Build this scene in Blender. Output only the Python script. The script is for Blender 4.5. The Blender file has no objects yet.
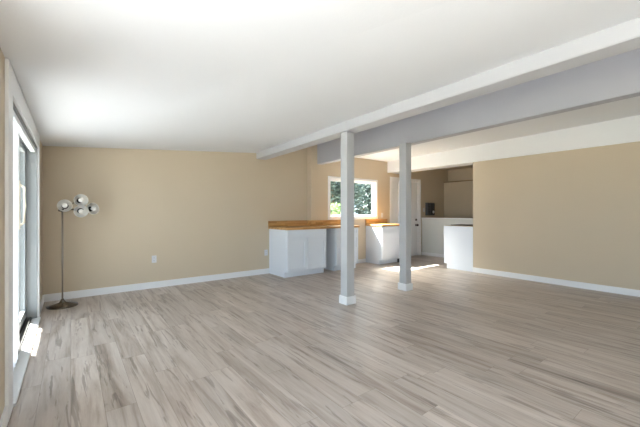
import bpy, bmesh, math, random
from mathutils import Vector, Matrix

random.seed(7)
scene = bpy.context.scene
col = scene.collection
R = math.radians

# ------------------------------------------------------------------ camera
cam_d = bpy.data.cameras.new('camera')
cam = bpy.data.objects.new('camera', cam_d)
col.objects.link(cam)
cam.location = (0, 0, 1.2)
cam.rotation_euler = (R(90), 0, R(-37.3))
cam_d.sensor_width = 36
cam_d.lens = 36 * 327 / 640
cam_d.shift_y = -1.5 / 640
cam_d.clip_start = .02
scene.camera = cam

# ------------------------------------------------------------------ world, sun, exposure
w = bpy.data.worlds.new('sky')
scene.world = w
w.use_nodes = True
bg = w.node_tree.nodes['Background']
bg.inputs['Color'].default_value = (.72, .86, 1.0, 1)
bg.inputs['Strength'].default_value = 3.4

sun_d = bpy.data.lights.new('sun', 'SUN')
sun_d.energy = 62
sun_d.angle = R(.6)
sun_d.color = (1, .96, .90)
sun = bpy.data.objects.new('sun', sun_d)
col.objects.link(sun)
sun.location = (-4, 12, 12)
sun.rotation_euler = Vector((.54, -1, -1.35)).to_track_quat('-Z', 'Y').to_euler()


def portal(loc, rot, sx, sy):
    l = bpy.data.lights.new('sky_portal', 'AREA')
    l.shape = 'RECTANGLE'
    l.size, l.size_y = sx, sy
    l.cycles.is_portal = True
    o = bpy.data.objects.new('sky_portal', l)
    o.location = loc
    o.rotation_euler = rot
    col.objects.link(o)


portal((-.50, 3.78, .97), (0, R(-90), 0), 1.9, 2.1)      # garden door
portal((-.50, -.1, 1.02), (0, R(-90), 0), 1.85, 3.6)      # added left window by the camera
portal((5.22, 5.76, 1.51), (R(-90), 0, 0), 1.45, .84)     # kitchen window
portal((3.1, -2.66, 1.45), (R(90), 0, 0), 1.8, 1.2)       # added window of the rear wall



def fill_lamp(loc, target, sx, sy, watts, color):
    l = bpy.data.lights.new('fill_lamp', 'AREA')
    l.shape = 'RECTANGLE'
    l.size, l.size_y = sx, sy
    l.energy = watts
    l.color = color
    o = bpy.data.objects.new('fill_lamp', l)
    o.location = loc
    if target is UP:
        o.rotation_euler = UP
    else:
        o.rotation_euler = (Vector(target) - Vector(loc)).to_track_quat('-Z', 'Y').to_euler()
    col.objects.link(o)


UP = (R(180), R(-12), 0)
fill_lamp((-1.15, .2, .02), UP, 1.0, 3.8, 46, (.84, .92, 1))                   # added lamp facing up outside the added left window, brightens the ceiling
fill_lamp((-2.6, 3.3, .6), (.6, 3.5, 1.2), 4.5, 1.6, 45, (.68, .84, 1))         # added cool fill lamp beyond the patio, aimed through the garden door
fill_lamp((5.0, 7.4, 3.4), (5.9, 4.6, .5), 2.2, 1.2, 720, (1, .96, .85))         # added warm fill lamp high outside, brightens the kitchen

scene.view_settings.view_transform = 'Standard'
scene.view_settings.look = 'None'
scene.view_settings.gamma = 1
scene.view_settings.use_curve_mapping = False
scene.view_settings.exposure = 0.57


# ------------------------------------------------------------------ materials
def mat(name, color, rough=.6, metal=0, spec=.5, bump=0, bscale=200, var=0, vscale=3):
    m = bpy.data.materials.new(name)
    m.use_nodes = True
    nt = m.node_tree
    b = nt.nodes['Principled BSDF']
    b.inputs['Base Color'].default_value = (*color, 1)
    b.inputs['Roughness'].default_value = rough
    b.inputs['Metallic'].default_value = metal
    b.inputs['Specular IOR Level'].default_value = spec
    tc = nt.nodes.new('ShaderNodeTexCoord')
    if var:
        n = nt.nodes.new('ShaderNodeTexNoise')
        n.inputs['Scale'].default_value = vscale
        nt.links.new(tc.outputs['Object'], n.inputs['Vector'])
        mx = nt.nodes.new('ShaderNodeMix')
        mx.data_type = 'RGBA'
        mx.inputs[6].default_value = (*[c * (1 - var) for c in color], 1)
        mx.inputs[7].default_value = (*[min(1, c * (1 + var)) for c in color], 1)
        nt.links.new(n.outputs['Fac'], mx.inputs[0])
        nt.links.new(mx.outputs[2], b.inputs['Base Color'])
    if bump:
        n = nt.nodes.new('ShaderNodeTexNoise')
        n.inputs['Scale'].default_value = bscale
        nt.links.new(tc.outputs['Object'], n.inputs['Vector'])
        bp = nt.nodes.new('ShaderNodeBump')
        bp.inputs['Strength'].default_value = bump
        bp.inputs['Distance'].default_value = .002
        nt.links.new(n.outputs['Fac'], bp.inputs['Height'])
        nt.links.new(bp.outputs['Normal'], b.inputs['Normal'])
    return m


M = {}
M['tan'] = mat('tan_wall_paint', (.575, .485, .365), .62, bump=.25, bscale=90, var=.015)
M['ceiling'] = mat('ceiling_paint', (.77, .785, .81), .7, bump=.3, bscale=60, var=.01)
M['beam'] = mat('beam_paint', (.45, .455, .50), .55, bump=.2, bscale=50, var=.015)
M['trim'] = mat('white_trim_paint', (.82, .83, .85), .4, bump=.1, bscale=80, var=.01)
M['cabinet'] = mat('white_cabinet_paint', (.74, .79, .87), .35, bump=.05, bscale=60, var=.008)
M['halfwall'] = mat('pale_grey_paint', (.68, .69, .67), .55, bump=.2, bscale=90, var=.01)
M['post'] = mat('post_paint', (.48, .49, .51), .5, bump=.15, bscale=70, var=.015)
M['metal'] = mat('aged_nickel', (.16, .14, .12), .25, metal=1, bump=.05, bscale=300, var=.03)
M['dark_metal'] = mat('dark_metal', (.05, .045, .04), .35, metal=.7, bump=.05, var=.05)
M['alu'] = mat('grey_aluminium_frame', (.27, .285, .29), .45, bump=.05, var=.03)
M['steel'] = mat('chrome', (.7, .7, .7), .15, metal=1, var=.01)
M['vinyl'] = mat('white_vinyl', (.80, .82, .84), .35, bump=.03, var=.005)
M['vane'] = mat('blind_vane_fabric', (.80, .82, .85), .6, bump=.15, bscale=400, var=.02)
M['black'] = mat('black_plastic', (.015, .015, .018), .4, bump=.05, var=.1)
M['grey_plastic'] = mat('grey_plastic', (.09, .09, .10), .45, bump=.05, var=.05)
M['outlet'] = mat('white_plastic', (.66, .67, .71), .35, bump=.02, var=.005)
M['slot'] = mat('outlet_slot', (.05, .05, .05), .6, var=.05)
M['concrete'] = mat('patio_concrete', (.22, .22, .22), .85, bump=.6, bscale=40, var=.08, vscale=2)
M['grass'] = mat('dry_grass', (.20, .185, .13), .9, bump=1, bscale=30, var=.3, vscale=1.5)
M['bark'] = mat('bark', (.12, .09, .06), .9, bump=1, bscale=20, var=.3, vscale=8)
M['stucco'] = mat('stucco', (.60, .57, .50), .9, bump=.8, bscale=60, var=.03)
M['roof'] = mat('roof_felt', (.25, .25, .25), .9, bump=.6, bscale=60, var=.1)
M['fence'] = mat('weathered_fence', (.42, .40, .37), .8, bump=.5, bscale=30, var=.15, vscale=6)
M['handle'] = mat('cream_handle', (.78, .72, .60), .4, var=.02)
M['bulb'] = mat('frosted_bulb', (.9, .88, .84), .3, var=.01)


def leaf_mat(name, a, b_):
    m = mat(name, a, .55)
    nt = m.node_tree
    b = nt.nodes['Principled BSDF']
    g = nt.nodes.new('ShaderNodeNewGeometry')
    mx = nt.nodes.new('ShaderNodeMix')
    mx.data_type = 'RGBA'
    mx.inputs[6].default_value = (*a, 1)
    mx.inputs[7].default_value = (*b_, 1)
    nt.links.new(g.outputs['Random Per Island'], mx.inputs[0])
    nt.links.new(mx.outputs[2], b.inputs['Base Color'])
    return m


M['leaf_blue'] = leaf_mat('blue_green_leaves', (.03, .055, .05), (.10, .15, .14))
M['leaf_green'] = leaf_mat('green_leaves', (.04, .08, .02), (.14, .22, .08))


def mathn(nt, op, a, b=None, clamp=False):
    n = nt.nodes.new('ShaderNodeMath')
    n.operation = op
    n.use_clamp = clamp
    for i, v in enumerate((a, b)):
        if v is None:
            continue
        if isinstance(v, (int, float)):
            n.inputs[i].default_value = v
        else:
            nt.links.new(v, n.inputs[i])
    return n.outputs[0]


def glass_mat(name, tint=(1, 1, 1)):
    m = bpy.data.materials.new(name)
    m.use_nodes = True
    nt = m.node_tree
    nt.nodes.clear()
    out = nt.nodes.new('ShaderNodeOutputMaterial')
    t = nt.nodes.new('ShaderNodeBsdfTransparent')
    t.inputs['Color'].default_value = (*tint, 1)
    g = nt.nodes.new('ShaderNodeBsdfGlossy')
    g.inputs['Roughness'].default_value = .02
    lw = nt.nodes.new('ShaderNodeLayerWeight')
    lw.inputs['Blend'].default_value = .5
    pw = mathn(nt, 'POWER', lw.outputs['Facing'], 5.0)
    fac = mathn(nt, 'ADD', mathn(nt, 'MULTIPLY', pw, .6), .03)
    mx = nt.nodes.new('ShaderNodeMixShader')
    nt.links.new(fac, mx.inputs[0])
    nt.links.new(t.outputs[0], mx.inputs[1])
    nt.links.new(g.outputs[0], mx.inputs[2])
    nt.links.new(mx.outputs[0], out.inputs['Surface'])
    return m


M['glass'] = glass_mat('window_glass', (.96, .98, .98))


def shade_mat():
    m = bpy.data.materials.new('frosted_glass_shade')
    m.use_nodes = True
    nt = m.node_tree
    b = nt.nodes['Principled BSDF']
    b.inputs['Base Color'].default_value = (.86, .84, .80, 1)
    b.inputs['Roughness'].default_value = .3
    out = nt.nodes['Material Output']
    tr = nt.nodes.new('ShaderNodeBsdfTranslucent')
    tr.inputs['Color'].default_value = (.9, .87, .82, 1)
    mx = nt.nodes.new('ShaderNodeMixShader')
    mx.inputs[0].default_value = .35
    nt.links.new(b.outputs[0], mx.inputs[1])
    nt.links.new(tr.outputs[0], mx.inputs[2])
    nt.links.new(mx.outputs[0], out.inputs['Surface'])
    return m


M['shade'] = shade_mat()


def ramp(nt, stops):
    r = nt.nodes.new('ShaderNodeValToRGB')
    e = r.color_ramp.elements
    e[0].position, e[0].color = stops[0][0], (*stops[0][1], 1)
    e[1].position, e[1].color = stops[-1][0], (*stops[-1][1], 1)
    for p, c in stops[1:-1]:
        x = e.new(p)
        x.color = (*c, 1)
    return r


def plank_mat():
    """laminate planks running along Y, 0.16 m wide and 1.22 m long"""
    m = bpy.data.materials.new('oak_laminate_planks')
    m.use_nodes = True
    nt = m.node_tree
    L = nt.links.new
    b = nt.nodes['Principled BSDF']
    tc = nt.nodes.new('ShaderNodeTexCoord')
    sp = nt.nodes.new('ShaderNodeSeparateXYZ')
    L(tc.outputs['Object'], sp.inputs[0])
    W, LEN = .165, 1.22
    u = mathn(nt, 'DIVIDE', sp.outputs['X'], W)
    row = mathn(nt, 'FLOOR', u)
    wn = nt.nodes.new('ShaderNodeTexWhiteNoise')
    wn.noise_dimensions = '1D'
    L(row, wn.inputs['W'])
    v = mathn(nt, 'ADD', mathn(nt, 'DIVIDE', sp.outputs['Y'], LEN), mathn(nt, 'MULTIPLY', wn.outputs['Value'], 7.3))
    seg = mathn(nt, 'FLOOR', v)
    cid = nt.nodes.new('ShaderNodeCombineXYZ')
    L(row, cid.inputs[0])
    L(seg, cid.inputs[1])
    wn2 = nt.nodes.new('ShaderNodeTexWhiteNoise')
    wn2.noise_dimensions = '3D'
    L(cid.outputs[0], wn2.inputs['Vector'])
    rnd = wn2.outputs['Value']
    # seams
    fu = mathn(nt, 'FRACT', u)
    fv = mathn(nt, 'FRACT', v)
    eu = mathn(nt, 'MINIMUM', fu, mathn(nt, 'SUBTRACT', 1.0, fu))
    ev = mathn(nt, 'MINIMUM', fv, mathn(nt, 'SUBTRACT', 1.0, fv))
    su = mathn(nt, 'LESS_THAN', mathn(nt, 'MULTIPLY', eu, W), .0013)
    sv = mathn(nt, 'LESS_THAN', mathn(nt, 'MULTIPLY', ev, LEN), .0014)
    seam = mathn(nt, 'MAXIMUM', su, sv)
    # grain coordinates, shifted per plank
    gc = nt.nodes.new('ShaderNodeCombineXYZ')
    L(mathn(nt, 'ADD', mathn(nt, 'MULTIPLY', sp.outputs['X'], 1.0), mathn(nt, 'MULTIPLY', rnd, 31)), gc.inputs[0])
    L(mathn(nt, 'ADD', mathn(nt, 'MULTIPLY', sp.outputs['Y'], .075), mathn(nt, 'MULTIPLY', rnd, 17)), gc.inputs[1])
    L(mathn(nt, 'MULTIPLY', rnd, 9), gc.inputs[2])

    def noise(scale, detail, dist, rough=.55):
        n = nt.nodes.new('ShaderNodeTexNoise')
        n.inputs['Scale'].default_value = scale
        n.inputs['Detail'].default_value = detail
        n.inputs['Distortion'].default_value = dist
        n.inputs['Roughness'].default_value = rough
        L(gc.outputs[0], n.inputs['Vector'])
        return n.outputs['Fac']
    broad = noise(9, 4, 1.4)
    fine = noise(70, 5, .6, .65)
    crack = noise(24, 4, .7, .6)
    t = mathn(nt, 'ADD', mathn(nt, 'MULTIPLY', broad, .82), mathn(nt, 'MULTIPLY', fine, .24))
    r1 = ramp(nt, [(.28, (.215, .168, .14)), (.41, (.345, .280, .238)), (.53, (.45, .385, .338)), (.72, (.55, .488, .445))])
    L(t, r1.inputs[0])
    r2 = ramp(nt, [(.0, (1, 1, 1)), (.57, (1, 1, 1)), (.63, (.48, .45, .43)), (1.0, (.32, .30, .29))])
    L(crack, r2.inputs[0])
    m1 = nt.nodes.new('ShaderNodeMix')
    m1.data_type = 'RGBA'
    m1.blend_type = 'MULTIPLY'
    m1.inputs[0].default_value = .62
    L(r1.outputs[0], m1.inputs[6])
    L(r2.outputs[0], m1.inputs[7])
    hsv = nt.nodes.new('ShaderNodeHueSaturation')
    L(m1.outputs[2], hsv.inputs['Color'])
    L(mathn(nt, 'ADD', .90, mathn(nt, 'MULTIPLY', rnd, .20)), hsv.inputs['Value'])
    m2 = nt.nodes.new('ShaderNodeMix')
    m2.data_type = 'RGBA'
    m2.inputs[7].default_value = (.16, .125, .10, 1)
    L(mathn(nt, 'MULTIPLY', seam, .5), m2.inputs[0])
    L(hsv.outputs[0], m2.inputs[6])
    L(m2.outputs[2], b.inputs['Base Color'])
    L(mathn(nt, 'ADD', .27, mathn(nt, 'MULTIPLY', fine, .2)), b.inputs['Roughness'])
    b.inputs['Specular IOR Level'].default_value = .5
    bp = nt.nodes.new('ShaderNodeBump')
    bp.inputs['Strength'].default_value = .25
    bp.inputs['Distance'].default_value = .001
    L(mathn(nt, 'SUBTRACT', fine, mathn(nt, 'MULTIPLY', seam, 1.5)), bp.inputs['Height'])
    L(bp.outputs['Normal'], b.inputs['Normal'])
    return m


M['plank'] = plank_mat()


def butcher_mat():
    m = bpy.data.materials.new('butcher_block')
    m.use_nodes = True
    nt = m.node_tree
    L = nt.links.new
    b = nt.nodes['Principled BSDF']
    tc = nt.nodes.new('ShaderNodeTexCoord')
    sp = nt.nodes.new('ShaderNodeSeparateXYZ')
    L(tc.outputs['Object'], sp.inputs[0])
    row = mathn(nt, 'FLOOR', mathn(nt, 'DIVIDE', mathn(nt, 'ADD', sp.outputs['Y'], sp.outputs['Z']), .035))
    wn = nt.nodes.new('ShaderNodeTexWhiteNoise')
    wn.noise_dimensions = '1D'
    L(row, wn.inputs['W'])
    seg = mathn(nt, 'FLOOR', mathn(nt, 'ADD', mathn(nt, 'DIVIDE', sp.outputs['X'], .4), mathn(nt, 'MULTIPLY', wn.outputs['Value'], 5)))
    c = nt.nodes.new('ShaderNodeCombineXYZ')
    L(row, c.inputs[0])
    L(seg, c.inputs[1])
    w2 = nt.nodes.new('ShaderNodeTexWhiteNoise')
    L(c.outputs[0], w2.inputs['Vector'])
    mp = nt.nodes.new('ShaderNodeMapping')
    mp.inputs['Scale'].default_value = (3, 40, 40)
    L(tc.outputs['Object'], mp.inputs['Vector'])
    n = nt.nodes.new('ShaderNodeTexNoise')
    n.inputs['Scale'].default_value = 1.5
    n.inputs['Detail'].default_value = 4
    L(mp.outputs[0], n.inputs['Vector'])
    t = mathn(nt, 'ADD', mathn(nt, 'MULTIPLY', w2.outputs['Value'], .5), mathn(nt, 'MULTIPLY', n.outputs['Fac'], .5))
    r = ramp(nt, [(.15, (.34, .165, .05)), (.5, (.52, .285, .10)), (.85, (.66, .40, .17))])
    L(t, r.inputs[0])
    L(r.outputs[0], b.inputs['Base Color'])
    b.inputs['Roughness'].default_value = .35
    return m


M['butcher'] = butcher_mat()


# ------------------------------------------------------------------ mesh helpers
class MB:
    def __init__(self):
        self.bm = bmesh.new()

    def _merge(self, tmp):
        me = bpy.data.meshes.new('tmp')
        tmp.to_mesh(me)
        tmp.free()
        self.bm.from_mesh(me)
        bpy.data.meshes.remove(me)

    def box(self, x0, x1, y0, y1, z0, z1, bev=0):
        t = bmesh.new()
        bmesh.ops.create_cube(t, size=1)
        for v in t.verts:
            v.co = Vector(((x0 + x1) / 2 + v.co.x * (x1 - x0), (y0 + y1) / 2 + v.co.y * (y1 - y0), (z0 + z1) / 2 + v.co.z * (z1 - z0)))
        if bev:
            bmesh.ops.bevel(t, geom=t.edges[:], offset=bev, segments=2, affect='EDGES', profile=.6)
        self._merge(t)
        return self

    def hexa(self, pts, bev=0):
        """8 corners: four bottom ones counter-clockwise, then the four above them"""
        t = bmesh.new()
        vs = [t.verts.new(p) for p in pts]
        for f in ((3, 2, 1, 0), (4, 5, 6, 7), (0, 1, 5, 4), (1, 2, 6, 5), (2, 3, 7, 6), (3, 0, 4, 7)):
            t.faces.new([vs[i] for i in f])
        bmesh.ops.recalc_face_normals(t, faces=t.faces[:])
        if bev:
            bmesh.ops.bevel(t, geom=t.edges[:], offset=bev, segments=2, affect='EDGES')
        self._merge(t)
        return self

    def lathe(self, prof, n=32, mtx=None):
        """profile of (radius, z) turned around Z"""
        t = bmesh.new()
        rings = []
        for r, z in prof:
            if r < 1e-6:
                rings.append([t.verts.new((0, 0, z))])
            else:
                rings.append([t.verts.new((r * math.cos(2 * math.pi * k / n), r * math.sin(2 * math.pi * k / n), z)) for k in range(n)])
        for a, b in zip(rings, rings[1:]):
            if len(a) == 1 and len(b) == 1:
                continue
            for k in range(n):
                k2 = (k + 1) % n
                if len(a) == 1:
                    t.faces.new((a[0], b[k], b[k2]))
                elif len(b) == 1:
                    t.faces.new((a[k], b[0], a[k2]))
                else:
                    t.faces.new((a[k], b[k], b[k2], a[k2]))
        for f in t.faces:
            f.smooth = True
        bmesh.ops.recalc_face_normals(t, faces=t.faces[:])
        if mtx is not None:
            t.transform(mtx)
        self._merge(t)
        return self

    def tube(self, pts, r, n=12):
        t = bmesh.new()
        pts = [Vector(p) for p in pts]
        rings = []
        up = Vector((0, 0, 1))
        for i, p in enumerate(pts):
            d = (pts[min(i + 1, len(pts) - 1)] - pts[max(i - 1, 0)]).normalized()
            s = d.cross(up)
            if s.length < 1e-3:
                s = Vector((1, 0, 0))
            s.normalize()
            q = d.cross(s).normalized()
            rr = r[i] if isinstance(r, (list, tuple)) else r
            rings.append([t.verts.new(p + (s * math.cos(2 * math.pi * k / n) + q * math.sin(2 * math.pi * k / n)) * rr) for k in range(n)])
        for a, b in zip(rings, rings[1:]):
            for k in range(n):
                f = t.faces.new((a[k], a[(k + 1) % n], b[(k + 1) % n], b[k]))
                f.smooth = True
        t.faces.new(rings[0][::-1])
        t.faces.new(rings[-1])
        bmesh.ops.recalc_face_normals(t, faces=t.faces[:])
        self._merge(t)
        return self

    def build(self, name, m, parent=None):
        me = bpy.data.meshes.new(name)
        self.bm.to_mesh(me)
        self.bm.free()
        me.materials.append(m)
        o = bpy.data.objects.new(name, me)
        col.objects.link(o)
        if parent is not None:
            o.parent = parent
        return o


def box(name, m, x0, x1, y0, y1, z0, z1, bev=0, parent=None):
    return MB().box(x0, x1, y0, y1, z0, z1, bev).build(name, m, parent)


def tag(o, label, cat, group=None):
    o['label'] = label
    o['category'] = cat
    if group:
        o['group'] = group
    return o


def empty(name, label, cat, loc=(0, 0, 0), group=None):
    o = bpy.data.objects.new(name, None)
    o.location = loc
    o.empty_display_size = .1
    col.objects.link(o)
    return tag(o, label, cat, group)


def struct(o, label=None):
    o['kind'] = 'structure'
    if label:
        o['label'] = label
    return o


def copy_tree(o, parent=None):
    kids = list(o.children)
    c = o.copy()
    col.objects.link(c)
    c.parent = parent
    for k in kids:
        copy_tree(k, c)
    return c


# ------------------------------------------------------------------ room shell
XL, YB, YK, XR = -.30, 5.70, 5.55, 6.40      # left wall, back wall, kitchen back wall, right wall
XE, YR = 8.90, -2.50                         # end wall beyond the opening, rear wall
DY0, DY1, DZ = 2.74, 4.83, 1.92              # garden door opening
WX0, WX1, WZ0, WZ1 = 4.49, 5.95, 1.08, 1.935  # kitchen window opening
DX0, DX1, DH = 6.52, 7.68, 2.04              # entry door with its sidelight

struct(box('floor', M['plank'], XL - .14, XE + .4, YR - .12, YB + .12, -.12, 0), 'greige oak laminate plank floor')

mb = MB()
mb.box(XL - .14, XL, YR, -1.9, 0, 2.7)
mb.box(XL - .14, XL, 1.7, DY0, 0, 2.7)
mb.box(XL - .14, XL, -1.9, 1.7, 0, .1)
mb.box(XL - .14, XL, -1.9, 1.7, 1.95, 2.7)
mb.box(XL - .14, XL, DY1, YB + .12, 0, 2.7)
mb.box(XL - .14, XL, DY0, DY1, DZ, 2.7)
struct(mb.build('wall_left', M['tan']), 'tan wall with the sliding garden door')

mb = MB()
mb.box(XL, 4.0, YB, YB + .12, 0, 2.75)
mb.box(4.0, WX0, YK, YB + .12, 0, 2.75)
mb.box(WX0, WX1, YK, YB + .12, 0, WZ0)
mb.box(WX1, WX1 + .16, YK + .1, YB + .12, 0, WZ0)
mb.box(WX0, WX1, YK, YK + .1, WZ1, 2.75)
mb.box(WX0, WX1 + .16, YK + .1, YB + .12, WZ1 + .32, 2.75)
mb.box(WX1, DX0, YK, YK + .1, 0, 2.75)
mb.box(WX1 + .16, DX0, YK + .1, YB + .12, 0, 2.75)
mb.box(DX0, DX1, YK, YB + .12, DH, 2.75)
mb.box(DX1, XE + .4, YK, YB + .12, 0, 2.75)
struct(mb.build('wall_back', M['tan']), 'tan back wall with the kitchen window and entry door')

mb = MB()
mb.box(XR, XR + .12, YR, 3.35, 0, 2.75)
mb.box(XR + .12, XE + .4, 3.23, 3.35, 0, 2.75)
struct(mb.build('wall_right', M['tan']), 'long bare tan wall on the right')

mb = MB()                                     # end wall of the kitchen recess, set back above a ledge
mb.box(XE, XE + .4, 3.35, YK, 0, 2.07)
mb.box(XE + .22, XE + .4, 3.35, YK, 2.07, 2.75)
struct(mb.build('wall_end', M['tan']), 'tan end wall beyond the kitchen opening')
struct(box('trim_1', mat('brown_ledge_paint', (.30, .22, .13), .5, var=.04), XE - .015, XE + .2, 3.352, YK - .001, 2.071, 2.10, .003), 'brown ledge on the end wall')

XH = 7.80
struct(box('wall_half', M['halfwall'], XH, XH + .12, 3.352, YK - .001, 0, 1.02), 'pale grey half wall in front of the end wall')
struct(box('trim_2', M['trim'], XH - .02, XH + .14, 3.352, YK - .001, 1.021, 1.045, .004), 'white cap of the half wall')

mb = MB()                                     # rear wall behind the camera, one window added for fill light
RW = [(2.2, 4.0)]
mb.box(XL - .14, 2.2, YR - .12, YR, 0, 2.75)
mb.box(4.0, XR + .12, YR - .12, YR, 0, 2.75)
for a, b in RW:
    mb.box(a, b, YR - .12, YR, 0, .85)
    mb.box(a, b, YR - .12, YR, 2.05, 2.75)
struct(mb.build('wall_rear', M['tan']), 'tan rear wall with one added window')


def ceil_z(x, y):
    return 2.08 + .078 * (x - XL) + .016 * (YB - y) * (x - XL) / 3.1


ya, yb = YR, YB
struct(MB().hexa([(XL, ya, ceil_z(XL, ya)), (2.95, ya, ceil_z(2.95, ya)), (2.95, yb, ceil_z(2.95, yb)), (XL, yb, ceil_z(XL, yb)),
                  (XL, ya, 2.8), (2.95, ya, 2.8), (2.95, yb, 2.8), (XL, yb, 2.8)]).build('ceiling', M['ceiling']), 'white sloping ceiling')
struct(box('ceiling_middle', M['ceiling'], 2.9501, 4.2499, ya, yb, 2.72, 2.8), 'white ceiling between the two beams')


def kz(y):
    return 2.465 + .022 * (YK - y)


struct(MB().hexa([(4.25, ya, kz(ya)), (6.5, ya, kz(ya)), (6.5, YK, kz(YK)), (4.25, YK, kz(YK)),
                  (4.25, ya, 2.8), (6.5, ya, 2.8), (6.5, YK, 2.8), (4.25, YK, 2.8)]).build('ceiling_kitchen', M['ceiling']), 'white flat ceiling over the kitchen side')
struct(box('ceiling_recess', M['tan'], 6.501, XE + .4, 3.35, YK, 2.47, 2.8), 'ceiling of the kitchen recess')


def beam(name, x0, x1, z5, sl, y1, label, m, top=2.73):
    a, b = z5 + (YB - YR) * sl, z5 + (YB - y1) * sl
    o = MB().hexa([(x0, YR, a), (x1, YR, a), (x1, y1, b), (x0, y1, b), (x0, YR, top), (x1, YR, top), (x1, y1, top), (x0, y1, top)], .006).build(name, m)
    return struct(o, label)


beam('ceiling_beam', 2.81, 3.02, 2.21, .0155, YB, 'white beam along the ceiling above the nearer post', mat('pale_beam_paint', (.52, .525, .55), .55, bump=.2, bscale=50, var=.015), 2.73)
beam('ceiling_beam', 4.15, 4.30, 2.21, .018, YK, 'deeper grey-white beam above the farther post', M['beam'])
beam('header_beam', 6.365, 6.75, 2.19, .002, YK, 'white header over the kitchen opening and right wall', M['trim'])

# baseboards
T = M['trim']
bb = struct(box('baseboard_back', T, XL + .015, 3.085, YB - .016, YB - .0005, 0, .10, .003))
mb = MB()
mb.box(XL + .0005, XL + .016, DY1 + .07, YB - .017, 0, .10, .003)
mb.box(XL + .0005, XL + .016, YR + .01, DY0 - .18, 0, .10, .003)
struct(mb.build('baseboard_left', T))
struct(box('baseboard_right', T, XR - .016, XR - .0005, YR + .01, 3.35, 0, .095, .003))
struct(box('baseboard_end', T, XH - .016, XH - .001, 4.0, YK - .001, 0, .09, .003))
struct(box('baseboard_kitchen', T, 4.85, 5.59, YK - .016, YK - .0005, 0, .09, .003))

# ------------------------------------------------------------------ garden door in the left wall (door_1)
mb = MB()                                     # casing on the room side and jamb lining
cx0, cx1 = XL + .0005, XL + .018
mb.box(cx0, cx1, DY0 - .18, DY0, 0, DZ + .155, .003)
mb.box(cx0, cx1, DY1, DY1 + .07, 0, DZ + .155, .003)
mb.box(cx0, cx1, DY0 + .0005, DY1 - .0005, DZ, DZ + .155, .003)
door = struct(mb.build('door_1', M['trim']), 'white sliding glass garden door')
mb = MB()
mb.box(XL - .139, XL, DY0 + .0005, DY0 + .02, .02, DZ - .0005)
mb.box(XL - .139, XL, DY1 - .02, DY1 - .0005, .02, DZ - .0005)
mb.box(XL - .139, XL, DY0 + .02, DY1 - .02, DZ - .02, DZ - .0005)
mb.build('door_frame', M['alu'], door)
box('threshold', mat('worn_threshold', (.68, .69, .70), .4, var=.05), XL - .045, XL + .03, DY0 + .001, DY1 - .001, .0005, .02, .003, door)
mb = MB()
mb.box(XL - .139, XL - .0455, DY0 + .021, DY1 - .021, .0005, .032, .002)
for dx in (-.12, -.085, -.055):
    mb.box(XL + dx, XL + dx + .006, DY0 + .021, DY1 - .021, .032, .045)
mb.build('floor_track', M['dark_metal'], door)


def door_panel(name, x, y0, y1, m):
    s = .055
    mb = MB()
    z0, z1 = .046, DZ - .022
    mb.box(x, x + .032, y0, y0 + s, z0, z1, .003)
    mb.box(x, x + .032, y1 - s, y1, z0, z1, .003)
    mb.box(x, x + .032, y0 + s, y1 - s, z0, z0 + .09, .003)
    mb.box(x, x + .032, y0 + s, y1 - s, z1 - s, z1, .003)
    p = mb.build(name, m, door)
    box('glass', M['glass'], x + .013, x + .018, y0 + s, y1 - s, z0 + .09, z1 - s, 0, p)
    return p


ym = (DY0 + DY1) / 2
pa = door_panel('fixed_panel', XL - .125, ym - .03, DY1 - .022, M['alu'])
pb = door_panel('sliding_panel', XL - .085, DY0 + .022, ym + .03, M['vinyl'])
hb = MB()
hb.tube([(XL - .054, ym - .0, 1.08), (XL - .02, ym - .0, 1.11), (XL - .015, ym, 1.25), (XL - .02, ym - .0, 1.41), (XL - .054, ym - .0, 1.44)], .011, 10)
hb.box(XL - .0545, XL - .046, ym - .018, ym + .018, 1.05, 1.47, .002)
hb.build('door_handle', M['handle'], pb)

# stacked vertical blind hanging in the near half of the opening
vb = empty('vertical_blind', 'white vertical blind stacked at the near side of the sliding garden door', 'blind', (XL - .030, 2.9, 1.86))
o = box('head_rail', M['vinyl'], -.020, .020, -.13, 1.86, -.005, .035, .003, vb)
for k in range(7):
    mb = MB()
    y = -.10 + k * .075
    mb.box(-.022, .022, -.0015, .0015, -1.74, -.03, .0005)
    v = mb.build('vane', M['vane'], vb)
    v.location = (-.0, y, 0)
    v.rotation_euler = (0, 0, R(random.uniform(-8, 12)))
    box('vane_clip', M['dark_metal'], -.008, .008, -.004, .004, -.03, -.006, .001, v)

# ------------------------------------------------------------------ kitchen window (window_1)
mb = MB()
f = .05
yi0, yi1 = YK - .016, YK - .0005
mb.box(WX0 - f, WX0, yi0, yi1, WZ0 - f, WZ1 + f, .003)
mb.box(WX1, WX1 + f, yi0, yi1, WZ0 - f, WZ1 + f, .003)
mb.box(WX0 + .0005, WX1 - .0005, yi0, yi1, WZ1, WZ1 + f, .003)
mb.box(WX0 + .0005, WX1 - .0005, yi0, yi1, WZ0 - f, WZ0, .003)
g = .0005
mb.box(WX0 + g, WX0 + .014, YK, YK + .098, WZ0 + g, WZ1 - g)
mb.box(WX1 - .014, WX1 - g, YK, YK + .098, WZ0 + g, WZ1 - g)
mb.box(WX0 + .014, WX1 - .014, YK, YK + .098, WZ1 - .014, WZ1 - g)
win = struct(mb.build('window_1', M['trim']), 'white framed kitchen window looking onto trees')
box('window_sill', M['trim'], WX0 + .015, WX1 - .015, YK - .03, YB + .1, WZ0 + g, WZ0 + .016, .003, win)
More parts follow.
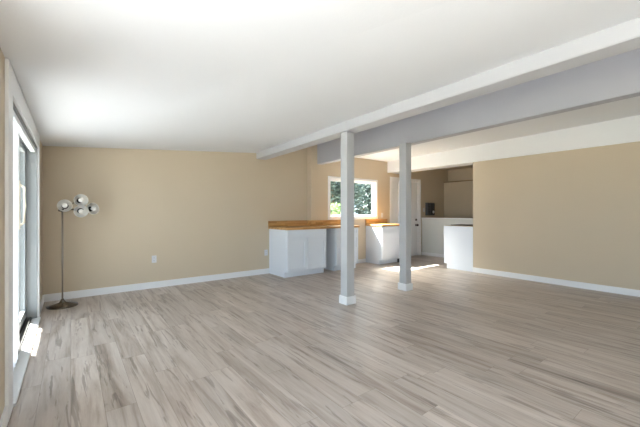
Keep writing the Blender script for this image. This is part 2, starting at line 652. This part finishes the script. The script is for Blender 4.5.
for i, (a, b, y) in enumerate(((WX0 + .015, (WX0 + WX1) / 2 + .02, YK + .03), ((WX0 + WX1) / 2 - .02, WX1 - .015, YK + .065))):
    mb = MB()
    s = .038
    z0, z1 = WZ0 + .017, WZ1 - .015
    mb.box(a, a + s, y, y + .03, z0, z1, .003)
    mb.box(b - s, b, y, y + .03, z0, z1, .003)
    mb.box(a + s, b - s, y, y + .03, z0, z0 + s, .003)
    mb.box(a + s, b - s, y, y + .03, z1 - s, z1, .003)
    sa = mb.build('sash', M['vinyl'], win)
    box('glass', M['glass'], a + s, b - s, y + .012, y + .017, z0 + s, z1 - s, 0, sa)

# ------------------------------------------------------------------ unseen windows by and behind the camera, added to let in fill light
mb = MB()
for a, b in ((-1.899, -1.85), (-.225, -.175), (1.65, 1.699)):
    mb.box(XL - .12, XL - .05, a, b, .101, 1.949, .003)
for a, b in ((-1.85, -.225), (-.175, 1.65)):
    mb.box(XL - .12, XL - .05, a, b, .101, .15, .003)
    mb.box(XL - .12, XL - .05, a, b, 1.90, 1.949, .003)
o = struct(mb.build('window_5', M['vinyl']))  # added left window, opens the wall to light the ceiling
box('glass', M['glass'], XL - .09, XL - .085, -1.85, -.225, .15, 1.90, 0, o)
box('glass', M['glass'], XL - .09, XL - .085, -.175, 1.65, .15, 1.90, 0, o)
for i, (a, b) in enumerate(RW):
    mb = MB()
    s = .05
    y0, y1 = YR - .09, YR - .04
    mb.box(a + g, a + s, y0, y1, .85 + g, 2.05 - g, .003)
    mb.box(b - s, b - g, y0, y1, .85 + g, 2.05 - g, .003)
    mb.box(a + s, b - s, y0, y1, .85 + g, .85 + s, .003)
    mb.box(a + s, b - s, y0, y1, 2.05 - s, 2.05 - g, .003)
    o = struct(mb.build('window_%d' % (i + 2), M['vinyl']))
    box('glass', M['glass'], a + s, b - s, YR - .068, YR - .063, .85 + s, 2.05 - s, 0, o)

# ------------------------------------------------------------------ entry door with sidelight (door_2)
mb = MB()
yi0, yi1 = YK - .018, YK - .0005
XS = 6.86                                     # mullion between sidelight and door leaf
mb.box(DX0 - .06, DX0, yi0, yi1, 0, DH + .06, .003)
mb.box(DX1, DX1 + .06, yi0, yi1, 0, DH + .06, .003)
mb.box(DX0 + g, DX1 - g, yi0, yi1, DH, DH + .06, .003)
mb.box(DX0 + g, DX0 + .03, YK, YB + .1, 0.0005, DH - g)
mb.box(DX1 - .03, DX1 - g, YK, YB + .1, 0.0005, DH - g)
mb.box(DX0 + .03, DX1 - .03, YK, YB + .1, DH - .03, DH - g)
mb.box(XS - .04, XS, YK - .01, YB + .1, 0.0005, DH - .03)
ent = struct(mb.build('door_2', M['trim']), 'white entry door with a narrow panelled sidelight')
mb = MB()
ly = YK + .03
mb.box(XS + .003, DX1 - .033, ly, ly + .045, .001, DH - .033, .002)
lx0, lx1 = XS + .003, DX1 - .033
for (a, b) in ((lx0 + .1, (lx0 + lx1) / 2 - .04), ((lx0 + lx1) / 2 + .04, lx1 - .1)):
    for (z0, z1) in ((.18, .85), (1.0, 1.88)):
        mb.box(a, b, ly - .008, ly, z0, z1, .004)
        mb.box(a + .03, b - .03, ly - .014, ly - .006, z0 + .03, z1 - .03, .005)
leaf = mb.build('door_leaf', M['trim'], ent)
rx = Matrix.Translation((lx1 - .07, ly, 0)) @ Matrix.Rotation(R(90), 4, 'X')
MB().lathe([(0, 0), (.03, 0), (.03, .008), (.012, .012), (.012, .04), (.03, .05), (.033, .065), (.025, .078), (0, .082)], 20,
           Matrix.Translation((lx1 - .07, ly, .84)) @ Matrix.Rotation(R(90), 4, 'X')).build('door_knob', M['dark_metal'], leaf)
MB().lathe([(0, 0), (.03, 0), (.03, .015), (.02, .022), (0, .022)], 20,
           Matrix.Translation((lx1 - .07, ly, .985)) @ Matrix.Rotation(R(90), 4, 'X')).box(lx1 - .076, lx1 - .064, ly - .04, ly - .02, .965, 1.005, .002).build('deadbolt', M['dark_metal'], leaf)
mb = MB()
mb.box(DX0 + .031, XS - .041, ly, ly + .04, .001, DH - .033, .002)
mb.box(DX0 + .07, XS - .08, ly - .01, ly, .2, 1.9, .004)
mb.build('sidelight_panel', M['trim'], ent)

# ------------------------------------------------------------------ posts
def make_post(h, label):
    p = empty('support_post', label, 'post', (0, 0, 0), 'square posts under the ceiling beams')
    s = .0635
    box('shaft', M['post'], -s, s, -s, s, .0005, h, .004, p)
    mb = MB()
    b = s + .0165
    for a in ((-b, b, -b, -s - .0003), (-b, b, s + .0003, b), (-b, -s - .0003, -s, s), (s + .0003, b, -s, s)):
        mb.box(*a, .0005, .105, .003)
    mb.build('base_trim', M['trim'], p)
    return p


p1 = make_post(2.243, 'white square post nearer the camera, left of the two')
p1.location = (2.895, 3.205, 0)
p2 = copy_tree(p1)
p2['label'] = 'white square post farther away, right of the two, before the entry door'
p2.location = (4.105, 3.225, 0)
for c in p2.children:
    if c.name.startswith('shaft'):
        c.scale.z = 2.2535 / 2.243
p2.location.x = 4.115

# ------------------------------------------------------------------ cabinets
CF = 5.05                                     # front plane of the carcasses
CAB = M['cabinet']


def shaker(mb, x0, x1, z0, z1, y, s=.055, t=.019):
    """five-piece front facing -Y with its face at y-t"""
    mb.box(x0, x0 + s, y - t, y - .0005, z0, z1, .002)
    mb.box(x1 - s, x1, y - t, y - .0005, z0, z1, .002)
    mb.box(x0 + s, x1 - s, y - t, y - .0005, z0, z0 + s, .002)
    mb.box(x0 + s, x1 - s, y - t, y - .0005, z1 - s, z1, .002)
    mb.box(x0 + s - .002, x1 - s + .002, y - t + .015, y - .0005, z0 + s - .002, z1 - s + .002)
    return mb


def cabinet(label, x0, x1, yback, layout, group):
    c = empty('base_cabinet', label, 'cabinet', ((x0 + x1) / 2, (CF + yback) / 2, 0), group)
    W = (x1 - x0) / 2
    yf = CF - (CF + yback) / 2
    ybk = yback - (CF + yback) / 2 - .001
    box('body', CAB, -W, W, yf, ybk, .105, .872, .002, c)
    box('toe_kick', CAB, -W, W, yf + .07, ybk, .0005, .1045, .001, c)
    gp = .007
    if layout == 'doors':
        shaker(MB(), -W + gp, W - gp, .715, .866, yf, .045).build('drawer_front', CAB, c)
        shaker(MB(), -W + gp, -gp / 2, .11, .708, yf, .065).build('door', CAB, c)
        shaker(MB(), gp / 2, W - gp, .11, .708, yf, .065).build('door', CAB, c)
    elif layout == 'drawers':
        for a, b in ((.715, .866), (.415, .710), (.11, .410)):
            shaker(MB(), -W + gp, W - gp, a, b, yf, .045).build('drawer_front', CAB, c)
    elif layout == 'one':
        shaker(MB(), -W + gp, W - gp, .715, .866, yf, .045).build('drawer_front', CAB, c)
        shaker(MB(), -W + gp, W - gp, .11, .710, yf, .06).build('door', CAB, c)
    return c


grp = 'white base cabinets along the back wall'
cabinet('white double-door base cabinet nearest the bare back wall, under the butcher-block worktop', 3.09, 3.995, YB, 'doors', grp)
cabinet('white drawer base cabinet half hidden behind the left post', 4.25, 4.86, YK, 'drawers', grp)
cabinet('white base cabinet with sunlit side between the two posts', 5.60, 6.38, YK, 'one', grp)

# worktops and backsplashes
B = M['butcher']
mb = MB()
mb.box(3.065, 3.998, CF - .035, YB - .002, .873, .912, .004)
mb.box(3.996, 4.88, CF - .035, YK - .002, .873, .912, .004)
tag(mb.build('worktop', B), 'long butcher-block worktop on the left cabinets under the window', 'worktop')
tag(box('worktop', B, 5.585, 6.40, CF - .035, YK - .002, .873, .912, .004), 'short butcher-block worktop on the sunlit cabinet between the posts', 'worktop')
mb = MB()
mb.box(3.065, 3.998, YB - .027, YB - .003, .9125, 1.025, .003)
mb.box(3.973, 3.998, YK - .002, YB - .027, .9125, 1.025, .003)
mb.box(3.973, 4.88, YK - .027, YK - .003, .9125, 1.025, .003)
tag(mb.build('backsplash', B), 'low wooden backsplash board standing on the long left worktop', 'backsplash')
tag(box('backsplash', B, 5.585, 6.34, YK - .027, YK - .003, .9125, 1.025, .003), 'low wooden backsplash board on the short worktop between the posts', 'backsplash')

# small black object in the toe-kick of the sunlit cabinet
mb = MB()
mb.box(-.035, .035, -.02, .02, .0005, .092, .006)
mb.box(-.025, .025, -.026, -.019, .015, .07, .003)
o = mb.build('black_box', M['black'])
o.location = (6.215, 5.06, 0)
tag(o, 'small black box on the floor at the foot of the sunlit cabinet', 'box')

# peninsula cabinet, its end panel flush with the right wall
c = empty('base_cabinet', 'white cabinet end standing against the right wall corner at the kitchen opening', 'cabinet', (6.41, 3.67, 0))
mb = MB()
mb.box(-.012, .008, -.318, .32, .10, .905, .002)
mb.box(-.012, .008, -.318, .25, .0005, .0995, .001)
mb.build('end_panel', CAB, c)
box('body', CAB, .009, .86, -.317, .30, .10, .870, .002, c)
box('toe_kick', CAB, .009, .86, -.317, .24, .0005, .0995, .001, c)
mb = MB()
for a, b in ((.02, .43), (.435, .85)):
    mb = MB()
    mb.box(a, b, .301, .32, .11, .865, .003)
    mb.build('door', CAB, c)
tag(box('worktop', mat('pale_wood_worktop', (.50, .40, .28), .4, var=.08, vscale=12), 6.42, 7.29, 3.353, 4.0, .8715, .911, .003), 'wooden worktop on the cabinet at the right wall corner', 'worktop')
sk = empty('sink', 'dark sink set in the worktop at the right wall corner', 'sink', (6.83, 3.75, .9115))
mb = MB()
for q in ((-.25, .25, -.19, -.15), (-.25, .25, .15, .19), (-.25, -.21, -.15, .15), (.21, .25, -.15, .15)):
    mb.box(*q, 0, .012, .002)
mb.build('rim', M['dark_metal'], sk)
box('basin', M['dark_metal'], -.2095, .2095, -.1495, .1495, 0, .003, 0, sk)
fc = empty('faucet', 'small chrome faucet on the worktop beside the right wall corner', 'faucet', (6.98, 3.45, .911))
MB().lathe([(0, 0), (.026, 0), (.026, .01), (.016, .02), (.014, .07), (0, .075)], 20).build('base', M['steel'], fc)
MB().tube([(0, 0, .06), (0, .02, .10), (0, .07, .12), (0, .12, .11), (0, .14, .085)], .010, 10).build('spout', M['steel'], fc)
MB().tube([(0, 0, .07), (-.01, -.03, .10), (-.015, -.05, .115)], .006, 8).build('handle', M['steel'], fc)


# ------------------------------------------------------------------ outlets, switch and wall phone
def make_outlet(label, loc, group=None):
    o = empty('wall_outlet', label, 'outlet', loc, group)
    box('cover_plate', M['outlet'], -.035, .035, -.006, -.0005, -.057, .057, .002, o)
    for dz in (-.022, .022):
        s = box('socket', M['outlet'], -.016, .016, -.009, -.0062, dz - .014, dz + .014, .001, o)
        mb = MB()
        for dx in (-.006, .006):
            mb.box(dx - .001, dx + .001, -.0096, -.0091, dz - .005, dz + .006)
        mb.build('slots', M['slot'], s)
    return o


o1 = make_outlet('white power outlet low on the bare back wall', (1.046, YB, .455))
o2 = copy_tree(o1)
o2.location = (3.02, YB, .41)
o2['label'] = 'white power outlet beside the leftmost cabinet'
o3 = copy_tree(o1)
o3.location = (6.17, YK, 1.12)
o3['label'] = 'white power outlet above the worktop, right of the window'

ls = empty('light_switch', 'white light switch left of the dark wall box', 'switch', (7.90, YK, 1.26))
box('cover_plate', M['outlet'], -.035, .035, -.006, -.0005, -.057, .057, .002, ls)
box('rocker', M['outlet'], -.016, .016, -.010, -.0062, -.03, .03, .001, ls)

cb = empty('control_box', 'dark wall box with a pale dial above the half wall right of the entry door', 'control box', (8.13, YK, 1.285))
MB().box(-.165, .165, -.09, -.0005, -.18, .175, .012).build('housing', M['grey_plastic'], cb)
MB().box(-.02, .155, -.10, -.0905, -.16, .155, .006).build('front_panel', M['black'], cb)
MB().lathe([(0, 0), (.040, 0), (.040, .012), (.030, .020), (0, .020)], 24, Matrix.Translation((.075, -.1005, -.085)) @ Matrix.Rotation(R(90), 4, 'X')).build('dial', M['outlet'], cb)
mb = MB()
for k in range(6):
    mb.box(-.15, -.05, -.094, -.0905, -.12 + k * .045, -.10 + k * .045, .001)
mb.build('vent_grille', M['black'], cb)

# ------------------------------------------------------------------ floor lamp
LX, LY = -.085, 5.30
lamp = empty('floor_lamp', 'brushed metal floor lamp with four white bowl shades in the back left corner', 'lamp', (LX, LY, 0))
MB().lathe([(0, .001), (.158, .001), (.162, .006), (.160, .014), (.12, .026), (.07, .040), (.035, .055), (.022, .075), (.014, .095), (0, .10)], 48).build('base', M['metal'], lamp)
MB().tube([(0, 0, .09), (0, 0, .6), (-.002, 0, 1.215)], .0095, 14).build('pole', mat('satin_nickel_pole', (.36, .33, .29), .35, metal=1, bump=.05, var=.03), lamp)
MB().lathe([(0, -.02), (.018, -.018), (.022, 0), (.018, .02), (0, .024)], 20, Matrix.Translation((-.002, 0, 1.22))).build('hub', M['dark_metal'], lamp)
MB().lathe([(0, 0), (.012, 0), (.014, .02), (.01, .03), (0, .03)], 16, Matrix.Translation((-.012, -.012, 1.22)) @ Matrix.Rotation(R(-90), 4, 'Y')).build('switch_knob', M['dark_metal'], lamp)
heads = [  # position relative to the base, opening direction
    ((.025, -.04, 1.278), (-.02, -1, .10)),
    ((.185, -.03, 1.352), (.25, -1, .05)),
    ((.187, -.05, 1.212), (.10, -1, -.10)),
    ((.312, .05, 1.243), (.55, -.75, .1)),
]
for pos, d in heads:
    P, d = Vector(pos), Vector(d).normalized()
    q = d.to_track_quat('Z', 'Y').to_matrix().to_4x4()
    hm = Matrix.Translation(P) @ q
    back = P - d * .075
    s0 = Vector((-.002, 0, 1.22))
    mid = (s0 + back) / 2 + Vector((0, .03, .015))
    arm = MB().tube([s0, mid, back], .0055, 10).build('arm', M['metal'], lamp)
    out = [(.020, -.046), (.045, -.040), (.065, -.022), (.076, .004), (.079, .030)]
    inn = [(.076, .030), (.072, .004), (.061, -.019), (.043, -.035), (.020, -.041)]
    sh = MB().lathe(out + inn, 36, hm).build('lamp_shade', M['shade'], lamp)
    MB().lathe([(0, -.078), (.016, -.076), (.022, -.060), (.026, -.047), (.030, -.0405), (.036, -.034), (.034, -.026), (.020, -.022), (.018, -.015), (0, -.014)], 24, hm).build('socket_cup', M['dark_metal'], sh)
    MB().lathe([(0, -.014), (.013, -.012), (.018, .000), (.028, .016), (.030, .030), (.024, .044), (.010, .052), (0, .053)], 20, hm).build('bulb', M['bulb'], sh)

# ------------------------------------------------------------------ outside
struct(MB().box(-.61, XL - .145, 5.75, 5.95, -.06, 2.02, .006).build('added_column', mat('grey_column_paint', (.36, .39, .41), .7, bump=.2, var=.03)), 'added grey column beyond the garden door')  # column added to grey the view through the far door panel
struct(box('ground', M['grass'], -30, 40, -30, 45, -.3, -.16), 'dry grass around the house')
struct(box('patio', M['concrete'], -5.0, XL - .145, -6, 14, -.159, -.06), 'concrete patio outside the garden door')
struct(box('path', M['concrete'], XL - .14, 9.0, YB + .13, YB + 1.6, -.159, -.08), 'concrete path behind the house')
struct(box('patio_rear', M['concrete'], XL - .14, 9.0, -7, YR - .13, -.159, -.08), 'concrete terrace behind the camera')
mb = MB()
mb.box(XL - .14, 9.6, YR - .6, YB + .42, 2.82, 2.95)
mb.box(-1.45, XL - .15, 2.3, 5.05, 2.02, 2.12)  # unseen canopy, made wider here to block the nearer sun patch
mb.box(-1.05, XL - .15, 5.05, YB + .42, 2.02, 2.12)  # narrower canopy step, lets a small sun patch in at the door
struct(mb.build('roof', M['roof']), 'roof of the house and an unseen canopy shaped to trim the sun')


def tree(name, label, loc, h, rad, crown_z, n, leaf, sz, group):
    t = empty(name, label, 'tree', loc, group)
    pts = [(0, 0, -.2)]
    for k in range(1, 6):
        pts.append((random.uniform(-.1, .1), random.uniform(-.1, .1), h * k / 6))
    MB().tube(pts, [.09, .08, .07, .055, .04, .02], 8).build('trunk', M['bark'], t)
    bm = bmesh.new()
    blobs = [Vector((random.uniform(-1, 1) * rad * .6, random.uniform(-1, 1) * rad * .6, crown_z + random.uniform(0, 1) * (h - crown_z))) for _ in range(16)]
    for k in range(n):
        b = random.choice(blobs)
        d = Vector((random.gauss(0, 1), random.gauss(0, 1), random.gauss(0, 1))).normalized()
        p = b + d * rad * .45 * random.uniform(.5, 1.0)
        if p.z < .05:
            continue
        a = Vector((random.gauss(0, 1), random.gauss(0, 1), random.gauss(0, .6))).normalized()
        c = a.cross(Vector((random.gauss(0, 1), random.gauss(0, 1), random.gauss(0, 1)))).normalized()
        s = sz * random.uniform(.6, 1.3)
        nn = a.cross(c) * s * .18
        v = [bm.verts.new(p - a * s), bm.verts.new(p + c * s * .38 + nn), bm.verts.new(p + a * s), bm.verts.new(p - c * s * .38 + nn)]
        bm.faces.new((v[0], v[1], v[2]))
        bm.faces.new((v[0], v[2], v[3]))
    me = bpy.data.meshes.new('foliage')
    bm.to_mesh(me)
    bm.free()
    me.materials.append(leaf)
    o = bpy.data.objects.new('foliage', me)
    col.objects.link(o)
    o.parent = t
    return t


G = 'trees outside the kitchen window'
tree('garden_tree', 'blue-green tree seen through the left pane of the kitchen window', (8.2, 9.9, -.16), 4.4, 1.1, .6, 7500, M['leaf_blue'], .09, G)
tree('garden_tree', 'bright green bush low in the left pane of the kitchen window', (6.9, 8.3, -.16), 1.6, .75, .4, 2200, M['leaf_green'], .06, G)
tree('garden_tree', 'dark blue-green tree filling the right pane of the kitchen window', (10.8, 10.3, -.16), 2.9, 1.5, .8, 7500, M['leaf_blue'], .10, G)
tree('garden_tree', 'tall tree at the right edge of the kitchen window', (13.8, 10.6, -.16), 4.8, 1.3, 1.4, 5500, M['leaf_blue'], .11, G)
